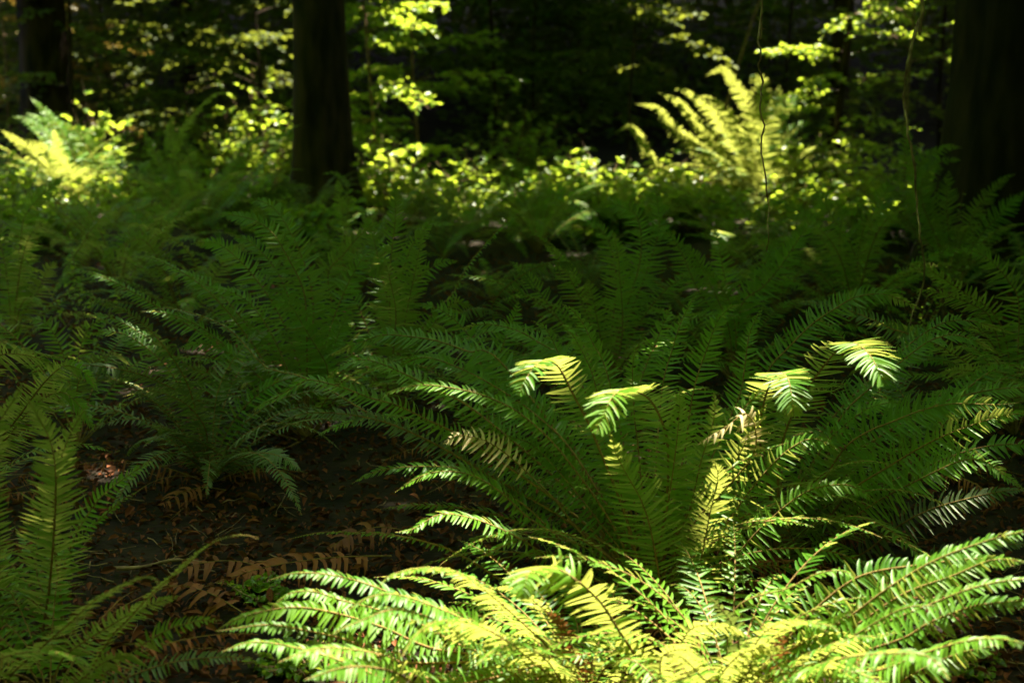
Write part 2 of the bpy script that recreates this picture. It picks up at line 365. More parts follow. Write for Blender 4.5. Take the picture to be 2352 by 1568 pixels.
# --- the big fern in the middle foreground
traced('sword_fern', 'largest sword fern, mid foreground, fronds fanning from one crown with sunlit hanging tips', (1500, 3.5), '''
g .45 62 .3 | 753,819 825,787 879,769 933,772 1005,783 1077,808 1149,830
g .4 50 .5 | 1045,758 1113,744 1185,758 1239,787 1286,816 1330,870
g .35 62 .1 | 740,880 789,837 843,826 915,852 990,890 1100,950
g .6 55 .2 | 905,848 960,822 1005,826 1077,855 1149,895 1221,945 1310,1030
g .25 50 .0 | 870,930 890,902 969,884 1059,895 1131,916 1203,956 1290,1040
g .5 60 .15 | 1010,905 1077,900 1149,935 1230,1000 1320,1100
g .5 50 .25 | 1120,870 1190,880 1260,950 1340,1060
y -1 62 -.4 .12 | 1190,908,-.43 1208,870,-.41 1232,836,-.36 1258,828,-.22 1285,845,-.12 1315,902,-.08 1343,956,-.06 1365,1003,-.04
y -1 72 -.5 .12 | 1370,996,-.53 1390,942,-.50 1415,902,-.45 1450,896,-.28 1491,916,-.18 1520,967,-.12 1534,1028,-.10 1530,1150,-.05
y .9 50 .05 .1 | 1300,757 1315,769 1336,805 1358,852 1369,891 1385,950
y .85 48 .1 .3 | 1475,780 1469,787 1455,823 1453,884 1459,974 1466,1028
g .9 42 .4 | 1289,697 1318,716 1340,745 1362,790 1395,860
g .8 40 .35 | 1221,736 1250,751 1268,780 1300,850
g .9 62 .25 | 1700,700 1678,706 1649,736 1624,801 1599,873 1584,949 1570,1050
g .9 50 .4 | 1752,706 1746,715 1721,769 1710,844 1690,930
g .7 45 .5 | 1602,668 1590,690 1566,736 1545,800 1520,900
g .6 60 .1 | 1770,880 1740,905 1690,960 1640,1040 1600,1140
g .6 66 -.05 .3 | 1925,1035 1890,1012 1850,1010 1790,1050 1720,1130 1640,1240
g .5 64 -.1 .4 | 2010,1150 1970,1122 1930,1112 1850,1130 1760,1200 1660,1300
g .8 70 -.15 | 1562,890 1560,950 1550,1050 1530,1180
g .8 66 -.05 | 1760,930 1740,960 1690,1060 1630,1180
g .8 62 -.1 | 1640,900 1640,960 1610,1060 1580,1180
g .9 98 -.3 .12 -.1 | 1405,1000 1415,1040 1437,1085 1469,1141 1491,1202 1509,1292 1520,1364 1531,1443
g .85 82 -.22 .12 | 1640,1060 1649,1094 1630,1184 1612,1274 1590,1350
g .8 70 .0 | 1400,1010 1410,1060 1430,1150 1450,1250
g .3 62 -.05 .25 | 809,1110 861,1083 933,1072 1023,1072 1077,1083 1131,1116 1203,1159 1257,1209 1340,1290
y .3 46 -.1 .3 | 908,1130 951,1101 1005,1083 1080,1090 1150,1130 1230,1200
y .25 62 -.3 .3 | 908,1222 951,1214 1005,1182 1059,1184 1131,1206 1203,1242 1257,1278 1311,1314 1400,1380
g .0 26 -.1 .4 | 655,1240 738,1222 846,1224 897,1227 1005,1252 1077,1285 1200,1350
p .55 52 -.05 .3 | 1019,1018 1050,1000 1085,1004 1113,1011 1160,1040 1221,1094 1275,1148 1340,1230
g .6 55 .2 | 1240,960 1280,975 1330,1040 1380,1130
g .5 60 .0 | 1160,1000 1220,1020 1290,1090 1370,1190
g .7 60 .1 | 1720,1010 1690,1040 1640,1120 1590,1220
p .3 42 -.15 .4 | 1602,1021 1635,1000 1667,981 1700,955 1716,950 1735,985 1720,1060
o .5 45 .1 | 635,976 665,960 702,949 760,948 828,956 900,975 1000,1020 1120,1090
g .4 50 .1 | 565,958 600,930 648,905 706,872 750,880 792,891 847,913 915,932 987,967 1041,992 1150,1060
o .1 34 .3 .3 | 317,722 345,712 378,706 450,722 520,752 570,800 612,845 684,862 756,895 847,949 980,1010 1150,1100
d .3 30 -.2 .4 | 1113,1249 1140,1285 1180,1310 1230,1330
''', fill=dict(n=30, L=.74, seed=5, e=(.6, 1.45), azr=(-.8, 3.9)))

# --- the fern right behind it to the right
traced('sword_fern', 'sword fern right of the middle, its long fronds arching over to the right edge', (1800, 3.85), '''
g .55 62 .2 | 2117,711 2081,693 2027,675 1966,682 1919,708 1865,744 1811,798 1764,852 1745,950
o .3 40 .6 | 1818,693 1883,697 1955,715 2009,736 2045,754 2100,800
g .5 50 .3 | 2329,765 2279,749 2225,736 2171,740 2117,769 2060,815 2009,862 1955,913 1901,974 1850,1060
g .5 50 .1 | 2297,812 2243,783 2189,769 2135,783 2070,830 2000,890 1930,960
y -1 74 -.5 .15 | 2036,884,-.57 2012,838,-.54 1990,806,-.46 1958,788,-.32 1919,808,-.22 1865,877,-.15 1818,956,-.1 1790,1050,-.05
y -1 62 -.5 .12 | 1824,958,-.63 1818,905,-.60 1810,870,-.54 1792,856,-.38 1770,880,-.28 1753,931,-.22 1745,1010,-.15
g .75 74 -.25 .15 | 2340,925 2293,929 2189,927 2117,942 2045,970 1991,992 1937,1032 1880,1120
g .75 72 -.3 .15 | 2380,948 2300,955 2189,992 2117,1026 2045,1069 1955,1126 1900,1190
g .6 70 -.35 .15 | 2350,1122 2297,1083 2261,1058 2207,1058 2117,1098 2009,1155 1937,1209 1883,1263
g .5 60 -.1 | 2078,926 2040,925 1990,940 1930,985 1880,1040 1840,1110
g .7 66 -.1 | 1960,1050 1930,1060 1880,1110 1840,1180
g .7 60 .1 | 1700,1000 1710,1060 1740,1150 1765,1230
o .6 62 -.2 .3 | 2360,1122 2300,1128 2225,1144 2135,1170 2060,1210 1960,1280
o .5 50 -.2 .3 | 2380,1250 2300,1250 2230,1255 2150,1280 2050,1320
o .6 45 -.3 .3 | 1738,1222 1765,1208 1804,1213 1829,1256 1843,1310
g .6 66 -.1 .2 | 2430,1035 2340,1020 2240,1030 2130,1070 2020,1120 1920,1190
g .5 60 .1 .2 | 2430,905 2350,890 2250,900 2150,930 2040,990 1930,1070
d .2 55 -.35 .6 | 1649,1317 1680,1302 1721,1297 1793,1290 1865,1295 1920,1310
d .2 34 -.45 .6 | 1615,1390 1640,1368 1680,1372 1720,1400 1760,1420
''', fill=dict(n=24, L=.74, seed=8, e=(.7, 1.45), azr=(-1.2, 3.6)))

# --- foreground ferns
traced('sword_fern', 'sword fern at the left edge with tall upright fronds beside brown leaf litter', (105, 3.2), '''
g .95 92 -.35 .12 -.05 | 62,915 72,930 92,965 112,1004 124,1050 128,1120 124,1220 113,1350 99,1472
g .9 70 -.3 .12 | 50,882 40,905 10,950 -20,1010 -40,1150 -10,1350
g .9 50 -.2 .12 | 200,934 185,955 155,1010 135,1080 120,1200
g .9 95 -.3 .12 | -60,960 -55,1050 -50,1200 -40,1350 20,1500
g .55 44 .1 .2 | 355,1056 325,1072 288,1096 250,1125 216,1160 173,1231 140,1330
g .15 30 .1 .3 | 328,1121 285,1145 252,1172 215,1205 175,1245 130,1350
g .7 60 .1 .2 | 110,1100 90,1200 85,1320
''', fill=dict(n=8, L=.5, seed=15, azr=(1.8, 4.6)))
traced('sword_fern', 'low sword fern in the bottom left corner, narrow fronds reaching over the litter', (60, 2.95), '''
y .0 34 -.35 .1 | 592,1236 560,1228 504,1238 455,1268 414,1306 346,1364 300,1415 252,1465 190,1560
y .1 46 -.4 .3 | 371,1352 350,1325 313,1328 265,1352 216,1378 165,1425 119,1465 18,1558
g .3 62 -.55 .35 | 212,1548 180,1512 108,1494 40,1500 0,1512 -60,1545
g .6 48 -.15 .15 | 414,1368 380,1376 340,1392 299,1410 230,1450 155,1500
g .6 48 -.15 .2 | 508,1424 460,1424 420,1434 378,1449 306,1495 230,1550
o .6 42 -.1 .2 | 580,1510 500,1508 396,1520 310,1548 200,1600
g .6 52 -.2 .2 | 300,1500 240,1520 170,1570
''', fill=dict(n=6, L=.45, seed=16, azr=(1.0, 3.0)))
traced('sword_fern', 'brightly sunlit sword fern at the bottom centre, arched fronds drooping to the left', (1360, 3.0), '''
y -1.00 73.92 -.35 0.35 | 1203,1375,-.42 1207,1335,-.40 1222,1310,-.34 1272,1303,-.22 1329,1335 1383,1386 1419,1443 1462,1512 1480,1580
y 0.18 71.68 -.4 0.50 | 872,1345 895,1322 933,1310 987,1303 1059,1317 1131,1368 1203,1432 1257,1483 1329,1566
y 0.28 67.2 -.6 0.50 | 922,1508 955,1458 1005,1426 1077,1429 1149,1461 1221,1515 1286,1566
y 0.33 58.24 -.2 0.45 | 619,1332 684,1315 774,1322 861,1347 926,1375 1010,1400 1100,1450
y 0.33 58.24 -.25 0.45 | 626,1393 666,1362 720,1358 792,1380 870,1400 960,1430 1080,1490
g 0.55 61.6 -.2 0.40 | 497,1447 560,1415 666,1394 760,1405 880,1440 1000,1490
g 0.55 44.8 -.3 0.40 | 500,1449 612,1434 702,1447 800,1470 920,1520
y 0.28 69.44 -.4 0.50 | 511,1495 576,1474 648,1480 756,1508 850,1545 960,1590
y 0.18 67.2 -.5 0.50 | 767,1454 795,1438 825,1427 897,1400 969,1411 1040,1445 1120,1500 1220,1570
g 0.65 67.2 -.2 0.40 | 1000,1400 1060,1410 1140,1460 1220,1530
g 0.65 67.2 -.6 0.40 | 700,1560 800,1530 900,1540 1000,1580
y 0.28 56 -.1 0.50 | 1390,1480 1420,1460 1440,1500 1430,1560
y 0.25 60 -.35 .5 | 800,1400 850,1370 910,1365 990,1390 1080,1430 1180,1500
y 0.25 60 -.5 .5 | 640,1520 720,1490 800,1490 900,1510 1000,1560
g 0.35 56 -.1 .4 | 1120,1350 1180,1350 1240,1390 1290,1450 1320,1520
y 0.2 60 -.5 .5 | 1090,1530 1140,1490 1200,1480 1260,1520 1300,1580
d .5 45 -.1 .4 | 1250,1400 1290,1430 1320,1500 1340,1570
''', fill=dict(n=26, L=.56, seed=25, azr=(1.0, 5.2)), wid=.0040, spacing=.0112)
traced('sword_fern', 'sunlit sword fern in the bottom right corner, broad pale frond tips in full sun', (1700, 2.95), '''
y 0.10 40.32 -.1 0.50 | 1975,1364 1962,1335 1944,1312 1883,1315 1811,1350 1721,1375 1685,1407 1670,1470
g 0.65 73.92 .0 0.40 | 2330,1300 2250,1282 2117,1296 2009,1312 1944,1340 1860,1410 1780,1500
g 0.70 73.92 -.1 0.40 | 2360,1290 2279,1285 2189,1321 2081,1360 1991,1418 1890,1490 1800,1560
y 0.48 80.64 -.25 0.40 | 2400,1372 2352,1378 2290,1383 2225,1394 2135,1429 2074,1465 1960,1500 1811,1535
y 0.10 49.28 -.35 0.50 | 2060,1452 2010,1462 1973,1461 1920,1475 1865,1497 1786,1540
y 0.18 89.6 -.65 0.55 | 2180,1560 2155,1525 2117,1503 2009,1502 1901,1520 1800,1565
y 0.33 56 -.3 0.50 | 1735,1480 1710,1455 1685,1441 1631,1434 1585,1445 1560,1500 1590,1560
y 0.33 56 -.35 0.50 | 1806,1492 1775,1485 1739,1488 1690,1510 1650,1560
y 0.33 56 -.45 0.50 | 1480,1600 1530,1568 1600,1572 1680,1600
g 0.65 73.92 -.2 0.40 | 2300,1480 2200,1500 2100,1545 2000,1600
g 0.65 67.2 -.1 0.40 | 1960,1400 1920,1430 1860,1480 1800,1550
g 0.55 67.2 -.5 0.40 | 1530,1500 1570,1510 1620,1560
o 0.45 44.8 -.1 0.50 | 1621,1372 1640,1380 1680,1430 1700,1500
g 0.45 62 -.2 .4 | 2420,1215 2340,1222 2240,1250 2140,1290 2040,1350 1930,1430
y 0.35 62 -.3 .4 | 2430,1330 2340,1330 2240,1348 2130,1390 2010,1440 1900,1500
y 0.25 66 -.5 .5 | 2400,1500 2320,1470 2230,1470 2120,1500 2010,1540
g 0.45 56 -.3 .4 | 2150,1390 2080,1395 2010,1430 1930,1480 1850,1540
y 0.25 56 -.4 .5 | 1900,1450 1850,1425 1790,1430 1740,1470 1720,1540
g 0.35 50 -.4 .4 | 1640,1540 1600,1500 1560,1490 1520,1510 1530,1570
d .3 36 -.2 .5 | 1760,1430 1790,1460 1800,1500 1780,1560
''', fill=dict(n=26, L=.58, seed=35, azr=(-1.5, 3.6)), wid=.0040, spacing=.0112)
# --- middle distance
traced('sword_fern', 'sword fern left of centre, thin fronds arching far out leftwards', (700, 5.2), '''
g .3 40 .2 .4 | 144,625 180,622 216,628 259,646 300,668 342,693 432,747 504,790 570,840 620,900
g .3 40 .2 .4 | 292,587 325,588 360,596 450,646 522,715 594,812 627,877 650,930
g .65 60 .1 | 493,492 540,495 590,508 630,540 660,590 691,650 702,700 705,800
g .8 62 .0 | 619,702 640,694 666,700 702,758 742,823 752,852 750,920
g .4 50 .1 | 472,668 505,665 540,675 576,700 620,760 660,850
g .3 44 -.1 | 325,715 360,716 430,735 500,780 570,850 630,920
o .45 52 -.9 .35 | 83,898 95,870 119,855 202,839 324,860 432,909 522,949 594,981 680,1010
o .35 50 -.9 .35 | 335,974 365,980 396,992 450,1010 504,1042 560,1070 620,1085
g .7 60 .4 | 530,540 580,560 640,630 680,740 700,840
g .7 60 .4 | 440,560 500,560 570,620 640,720 690,850
g .6 50 -.1 | 410,800 470,790 540,820 610,880 660,950
o .5 50 -.4 .3 | 380,860 450,850 530,880 620,950
g .8 52 .1 | 800,720 780,760 750,850
g .4 58 .3 .3 | 370,645 400,632 430,632 500,672 570,750 640,850
g .5 58 .4 .2 | 560,462 600,462 640,490 680,560 710,640 720,720
g .5 56 .2 .3 | 868,575 840,585 800,650 760,750
g .3 50 -.1 .3 | 190,730 225,722 280,740 360,790 450,850 560,920
''', fill=dict(n=13, L=.82, seed=45, azr=(-.8, 3.9)), wid=.0055)
traced('sword_fern', 'centre sword fern with one frond standing straight up, a thin one leaning right', (905, 5.6), '''
g .95 70 -.3 .5 | 850,640 862,618 886,610 897,650 908,704 908,751 901,830 890,898
g .95 55 .0 .1 | 909,418 908,460 908,504 905,535 897,607 895,700
g .85 52 .2 | 883,506 855,520 825,542 789,585 753,639 790,780
g .8 46 .3 | 1001,502 985,515 969,535 940,578 915,680
g .7 60 -.1 | 1085,705 1050,695 1010,725 950,820
g .7 56 .3 | 830,500 850,520 870,600 890,700
g .7 44 .1 | 1052,600 1030,600 1005,607 955,643 920,740
g .1 24 .1 .7 | 1217,483 1190,492 1167,506 1135,538 1077,607 1041,672 998,718 969,758 940,830
g .7 50 .0 | 960,520 965,560 950,640 930,740
g .6 50 .2 | 770,620 790,650 830,720 870,830
''', fill=dict(n=12, L=.85, seed=55, azr=(-.8, 4.2)), wid=.0055)
traced('sword_fern', 'dim sword fern right of centre between the upright frond and the hanging twig', (1400, 6.0), '''
g .9 55 .0 .2 | 1405,535 1412,549 1420,590 1423,632 1430,722 1425,800
g .5 46 .2 | 1333,513 1352,512 1372,520 1400,560 1415,640
g .9 46 .5 .1 | 1500,415 1505,432 1512,480 1513,533 1480,640
g .6 50 .4 | 1369,475 1395,468 1426,474 1466,504 1470,600
o .35 44 -.5 .9 | 1356,620 1330,606 1275,603 1238,612 1203,630 1149,672 1130,720 1180,790
g .1 26 .2 .5 | 1185,506 1210,518 1239,538 1293,592 1340,680
g .7 50 -.1 | 1250,560 1280,590 1330,680 1370,780
g .7 46 .1 | 1170,600 1200,620 1260,700 1330,800
o .4 34 -.3 .8 | 1150,725 1113,708 1070,714 1040,740 1100,800
g .8 50 -.2 | 1350,640 1365,700 1380,780
''', fill=dict(n=13, L=.9, seed=65, azr=(-1.2, 4.4)), wid=.0052)
traced('sword_fern', 'dim sword fern below the hanging twig, one frond rising straight to the upper right', (1690, 6.2), '''
g .75 52 .1 .1 | 1879,492 1865,508 1847,531 1818,574 1786,621 1750,661 1707,693 1695,760
g .7 50 .1 | 1495,545 1515,535 1541,542 1570,590 1600,660 1650,740
g .5 34 .0 | 1600,600 1625,625 1649,650 1678,700 1690,760
g .7 46 .2 | 1640,520 1650,560 1665,640 1680,720
g .7 46 .1 | 1560,560 1590,580 1630,650 1670,740
g .7 46 .3 | 1780,560 1760,600 1730,680
''', fill=dict(n=12, L=.85, seed=66, azr=(-1, 4.2)), wid=.0052)
traced('sword_fern', 'sword fern at the right edge, fronds leaning left past the tip of the long twig', (2345, 5.3), '''
g .6 46 .0 | 2085,609 2105,604 2124,612 2171,643 2225,679 2279,715 2310,780
g .5 46 .0 | 2099,668 2130,666 2171,677 2243,704 2279,740
g .75 56 .1 | 2211,574 2245,580 2279,602 2320,650 2340,700
g .5 40 .1 | 2330,600 2350,594 2385,620
g .4 50 -.2 | 1985,745 2020,745 2070,752 2150,790 2230,840
g .5 56 -.4 | 2150,860 2200,850 2260,860 2320,900
''', fill=dict(n=12, L=.8, seed=75, azr=(.6, 4.2)))
traced('sword_fern', 'sword fern cut off by the left edge, glossy frond bending down beside the olive one', (-90, 4.4), '''
g .5 62 -.3 .4 | 140,868 118,836 72,818 30,812 0,816 -40,840
g .3 44 .0 .4 | 146,822 100,812 50,798 0,787 -50,800
g .7 54 -.5 | 225,900 200,860 150,840 100,880 40,960
g .7 56 -.4 | 215,990 190,940 140,900 80,930 20,1000
''', fill=dict(n=6, L=.6, seed=85, azr=(0, 3)))
traced('sword_fern', 'sword fern behind the left one, pale underside showing on one small frond', (430, 7.4), '''
g .15 34 .1 .6 | 332,484 320,470 300,468 270,475 240,495 216,518 190,560 165,610 200,680
g .2 30 .3 .5 | 396,479 385,468 360,470 331,479 310,500
g .2 40 .0 .4 | 520,496 495,480 468,475 440,484 414,500 370,530 340,570
g .3 40 -.1 .4 | 281,529 300,518 324,517 389,542 439,589 460,650
g .2 30 -.1 .4 | 230,536 270,542 330,556 390,600
y .8 40 -.3 .1 | 230,610 245,590 270,570 302,553 340,560
g .7 44 .0 | 560,560 520,590 480,660
''', fill=dict(n=10, L=.9, seed=95), spacing=.017, wid=.0052)
traced('sword_fern', 'tall sword fern by the left edge, blurred frond leaning right below the sunlit fern', (30, 6.9), '''
g .7 55 .1 | 146,405 120,425 90,454 70,480 54,504 47,564 40,640
g .8 55 .0 | -30,480 -10,520 10,600 20,680
g .6 40 -.3 .5 | 125,520 100,515 70,540 50,600
g .7 50 -.2 | 130,600 110,620 80,680 50,730
g .8 50 .3 | 60,560 55,620 40,720
''', fill=dict(n=10, L=.85, seed=96), spacing=.017, wid=.0052)
traced('sword_fern', 'sword fern in front of the dark right hand trunk, one frond catching white light', (2180, 8.6), '''
g .9 50 .3 .1 | 2081,285 2081,310 2088,360 2110,440 2140,500
g .7 34 .2 | 2208,340 2185,336 2160,344 2117,371 2105,430 2130,500
g .7 34 .1 | 2206,368 2180,366 2150,380 2120,410 2120,470
y .95 42 -.3 .1 | 2180,392 2178,405 2176,430 2175,461 2178,520
y .6 34 -.3 | 2332,400 2312,408 2290,425 2250,470 2220,530
g .7 50 -.1 | 2352,440 2320,470 2270,520 2230,570
g .6 44 -.2 | 2200,520 2200,540 2190,600
''', fill=dict(n=12, L=.95, seed=97), spacing=.019, wid=.0065)
traced('sword_fern', 'dark sword fern between the two hanging twigs', (1960, 7.4), '''
g .7 55 .1 | 1850,420 1883,450 1919,510 1955,564 1975,640
g .4 34 -.1 .5 | 2075,500 2045,484 2010,490 1985,520 1970,600
g .3 30 -.1 .5 | 1990,500 1960,480 1935,500 1930,580
g .7 50 .2 | 2060,400 2040,430 2010,500 1980,580
g .5 40 .2 | 1770,470 1800,466 1850,500 1900,570
''', fill=dict(n=11, L=.95, seed=98), spacing=.018, wid=.0062)
traced('sword_fern', 'dark olive sword fern low in the shadow above the brown litter', (470, 4.75), '''
o .4 46 -.3 .35 | 205,700 230,695 280,712 330,745 380,800 430,880
o .4 50 -.4 .35 | 290,905 330,895 380,905 430,930 470,980
o .5 50 .1 | 620,760 590,770 540,820 500,900
g .4 44 .2 | 200,770 250,760 310,780 380,840 430,920
g .5 50 .1 | 700,880 660,870 600,900 540,960
o .5 46 -.5 .35 | 690,1080 650,1050 590,1040 530,1060
''', fill=dict(n=17, L=.74, seed=121, kind='o'))
traced('sword_fern', 'shaded sword fern between the left edge fern and the olive one', (165, 5.2), '''
g .5 46 .1 | 250,740 230,735 200,760 180,820
g .5 46 .1 | 60,740 90,735 120,760 150,830
o .5 46 -.3 .3 | 300,840 270,815 220,830 180,880
''', fill=dict(n=9, L=.85, seed=122, azr=(-.5, 3.9)))
traced('sword_fern', 'shaded sword fern directly behind the crown of the largest fern', (1430, 4.7), '''
g .8 50 .2 | 1180,760 1210,770 1260,810 1320,880
g .8 50 .3 | 1540,700 1530,730 1500,800 1470,880
''', fill=dict(n=12, L=.8, seed=123, azr=(-.3, 3.6)))
traced('sword_fern', 'shaded sword fern in the dark between the two big right hand ferns', (2120, 4.6), '''
g .6 50 .2 | 2340,850 2300,850 2240,880 2180,940
o .6 50 .2 | 1960,830 2000,840 2060,890 2100,960
''', fill=dict(n=12, L=.75, seed=124, azr=(-.3, 3.6)))
traced('sword_fern', 'shaded sword fern behind the upper fronds of the largest fern on its left', (1130, 4.9), '''
g .6 46 .2 | 960,700 1000,705 1060,750 1100,820
g .7 46 .2 | 1190,690 1185,720 1160,780 1140,850
''', fill=dict(n=9, L=.74, seed=125, azr=(-.4, 3.8)))
# --- sunlit ferns far behind
traced('sword_fern', 'glowing yellow green sword fern standing in full sun behind the hanging twig', (1735, 14.0), '''
y .6 32 .0 .2 | 1622,174 1640,164 1663,160 1692,202 1717,245 1735,306 1740,380
y .9 52 -.2 .3 | 1722,190 1735,176 1750,190 1748,240 1746,324 1742,400
y .5 30 .0 .3 | 1545,205 1577,210 1624,248 1656,288 1700,360
y .5 30 -.1 .3 | 1600,222 1625,224 1642,234 1671,259 1692,300 1715,370
y .5 30 -.2 .3 | 1509,212 1559,234 1595,277 1631,313 1660,353 1690,410
y .5 32 -.4 .4 | 1462,239 1509,246 1538,281 1559,302 1620,356 1680,420
y .6 32 .2 .2 | 1861,223 1829,230 1800,252 1771,324 1750,390
y .5 30 -.4 .5 | 1412,306 1448,288 1473,317 1495,360 1560,420
y .8 35 .3 | 1790,196 1785,230 1770,300
y .5 32 .2 | 1870,280 1830,290 1790,340 1760,400
''', fill=dict(n=64, L=1.15, seed=101, kind='y', e=(.5, 1.5), bend=(.7, 1.5)), spacing=.021, wid=.0095)
traced('sword_fern', 'yellow green sword fern glowing in the sun at the upper left edge', (170, 13.5), '''
y .5 30 -.2 .3 | 2,299 36,320 60,340 79,360 112,396
y .5 30 .0 .3 | 68,223 101,252 140,300 160,350 175,400
y .5 35 .1 .3 | 128,285 145,284 173,299 202,342 216,392
y .5 30 .0 .3 | 58,259 108,281 151,324 175,390
y .5 28 .1 .3 | 28,268 60,275 110,310 150,370
g .4 35 -.8 .2 | 54,317 90,335 126,360 160,400 185,440
y .6 32 .3 .2 | 250,250 235,280 215,330 195,400
''', fill=dict(n=34, L=1.05, seed=102, kind='y', e=(.8, 1.5), bend=(.8, 1.6)), spacing=.021, wid=.0095)
traced('sword_fern', 'shaded olive sword fern in front of the brown trunk, long fronds fanning out', (470, 11.0), '''
g .3 24 .0 .3 | 550,232 533,214 510,214 486,223 432,281 410,330 396,378 430,450
g .3 24 .1 .3 | 695,286 670,294 648,317 620,350 594,382 540,450
g .6 30 .1 | 400,260 390,300 400,360 440,440
g .6 30 .1 | 330,290 340,320 370,380 430,450
g .7 30 .3 | 590,300 570,330 530,400
o .4 30 -.3 .3 | 720,430 690,425 640,430 580,460
o .5 30 -.3 .3 | 700,455 660,440 610,450 550,480
''', fill=dict(n=20, L=1.1, seed=103, e=(.9, 1.45)), spacing=.022, wid=.008)
traced('sword_fern', 'small upright sword fern at the foot of the brown trunk', (790, 8.6), '''
g .9 34 .0 .1 | 775,410 778,430 785,470 790,530
g .3 26 .0 .3 | 740,400 760,396 778,402 800,440
g .6 34 .0 | 870,480 850,500 820,560
''', fill=dict(n=12, L=.75, seed=104), spacing=.02, wid=.0065)

# --- more ferns filling the floor behind, copies of three grown ones
def copy_tree(root, loc, rz, sc, label, group):
    r = root.copy(); C.objects.link(r); r.location = loc; r.rotation_euler = (0, 0, rz); r.scale = (sc, sc, sc)
    r['label'] = label; r['group'] = group
    for ch in root.children:
        c = ch.copy(); C.objects.link(c); c.parent = r
        for g in ch.children:
            d = g.copy(); C.objects.link(d); d.parent = c
    return r
FG, FL = 'shaded ferns filling the forest floor', 'dim green sword fern half hidden in the shade behind the front ferns'
protos = []
for k in range(6):
    p0 = [(1.5, 7.9), (-2.4, 8.6), (.45, 8.6), (-1.5, 9.6), (2.9, 6.4), (.2, 10.6)][k]
    o = np.array([p0[0], p0[1], float(gz(*p0))])
    r = thing('sword_fern', FL, 'fern', o, FG)
    fill_fern(r, o, [15, 13, 18, 11, 14, 14][k], [.92, 1.05, .78, .6, .95, 1.1][k], seed=200 + k, e=(.6 + .05 * k, 1.42), bend=(.8 + .1 * k, 1.9), spacing=.017, kind='ggogog'[k])
    protos.append(r)
bpy.context.view_layer.update()
spots = [(-2.9, 9.6), (1.5, 9.6), (3.1, 10.6), (-3.9, 11.2), (-1.9, 11.6), (2.3, 12.2), (4.1, 12.6), (-3.3, 13.6), (-5.6, 15.5), (-1.2, 14.2), (3.0, 15.2), (-3.0, 17.6), (2.9, 7.9), (5.2, 16.8), (2.0, 10.6), (-2.2, 12.6), (3.8, 9.8), (.9, 11.6), (-.9, 12.4), (-2.6, 10.4), (.95, 7.0), (1.9, 8.6), (-.12, 8.3), (-.5, 10.3), (.15, 12.4), (-.95, 8.6), (.55, 13.4), (-.35, 11.0), (.25, 11.2), (-.6, 11.6), (-1.62, 11.5), (-1.95, 11.9), (3.3, 9.0)]
for i, (x, y) in enumerate(spots):
    copy_tree(protos[(i * 5 + i // 3) % 6], (x, y, float(gz(x, y))), rng.uniform(0, 6.28), rng.uniform(.75, 1.05), FL, FG)

# ------------------------------------------------------------------ leafy things
def leaf_quads(c, D, size, W=None, fold=.18, aspect=.42):
    """ovate leaves (two folded quads) at centres c pointing along D"""
    n = len(c); D = unit(D)
    up = np.array([0, 0, 1.]) + rng.normal(0, .45, (n, 3))
    W = unit(np.cross(D, up)); N = np.cross(W, D)
    s = np.broadcast_to(size, (n,))[:, None]
    st = [(0, 0), (.32, 1), (.72, .72), (1, 0)]
    a0 = c; a1 = c + D * s
    l1 = c + D * s * .3 + W * s * aspect + N * s * fold; l2 = c + D * s * .7 + W * s * aspect * .75 + N * s * fold
    r1 = c + D * s * .3 - W * s * aspect + N * s * fold; r2 = c + D * s * .7 - W * s * aspect * .75 + N * s * fold
    a1 = a1 - N * s * .1
    V = np.stack([a0, l1, l2, a1, r2, r1], 1).reshape(-1, 3)
    b = np.arange(n)[:, None] * 6
    F = np.vstack([b + np.array([0, 1, 2, 3]), b + np.array([0, 3, 4, 5])])
    return V, F

def spray_along(curve, n_twig, tl, n_leaf, size, rs, flat=.25, hang=.15, start=.2):
    """side twigs with leaves in two rows along a branch; returns stems, leaves"""
    stems, Vc, Dc = [], [], []
    T = unit(np.gradient(curve, axis=0)); n = len(curve)
    for k in range(n_twig):
        f = start + (1 - start) * (k + rs.random() * .6) / n_twig; i = min(n - 1, int(f * (n - 1)))
        sg = 1 if k % 2 else -1
        side = unit(np.cross(T[i], [0, 0, 1.])) * sg
        d = unit(side + T[i] * .7 + np.array([0, 0, rs.normal(0, flat)]))
        ll = tl * (1 - .6 * f) * rs.uniform(.7, 1.2)
        m = 6; t = np.linspace(0, 1, m)[:, None]
        tw = curve[i] + d * ll * t + np.array([0, 0, -1]) * hang * ll * t ** 2
        stems.append(tube_arrays(tw, np.linspace(.0035, .001, m), 3))
        nl = max(3, int(n_leaf * ll / tl)); u = rs.random(nl)
        pos = np.stack([np.interp(u, t[:, 0], tw[:, c]) for c in range(3)], 1)
        sd = unit(np.cross(d, [0, 0, 1.])) * rs.choice([-1, 1], nl)[:, None]
        Vc.append(pos); Dc.append(sd + d * .6 + rs.normal(0, .3, (nl, 3)))
    return stems, np.vstack(Vc), np.vstack(Dc)

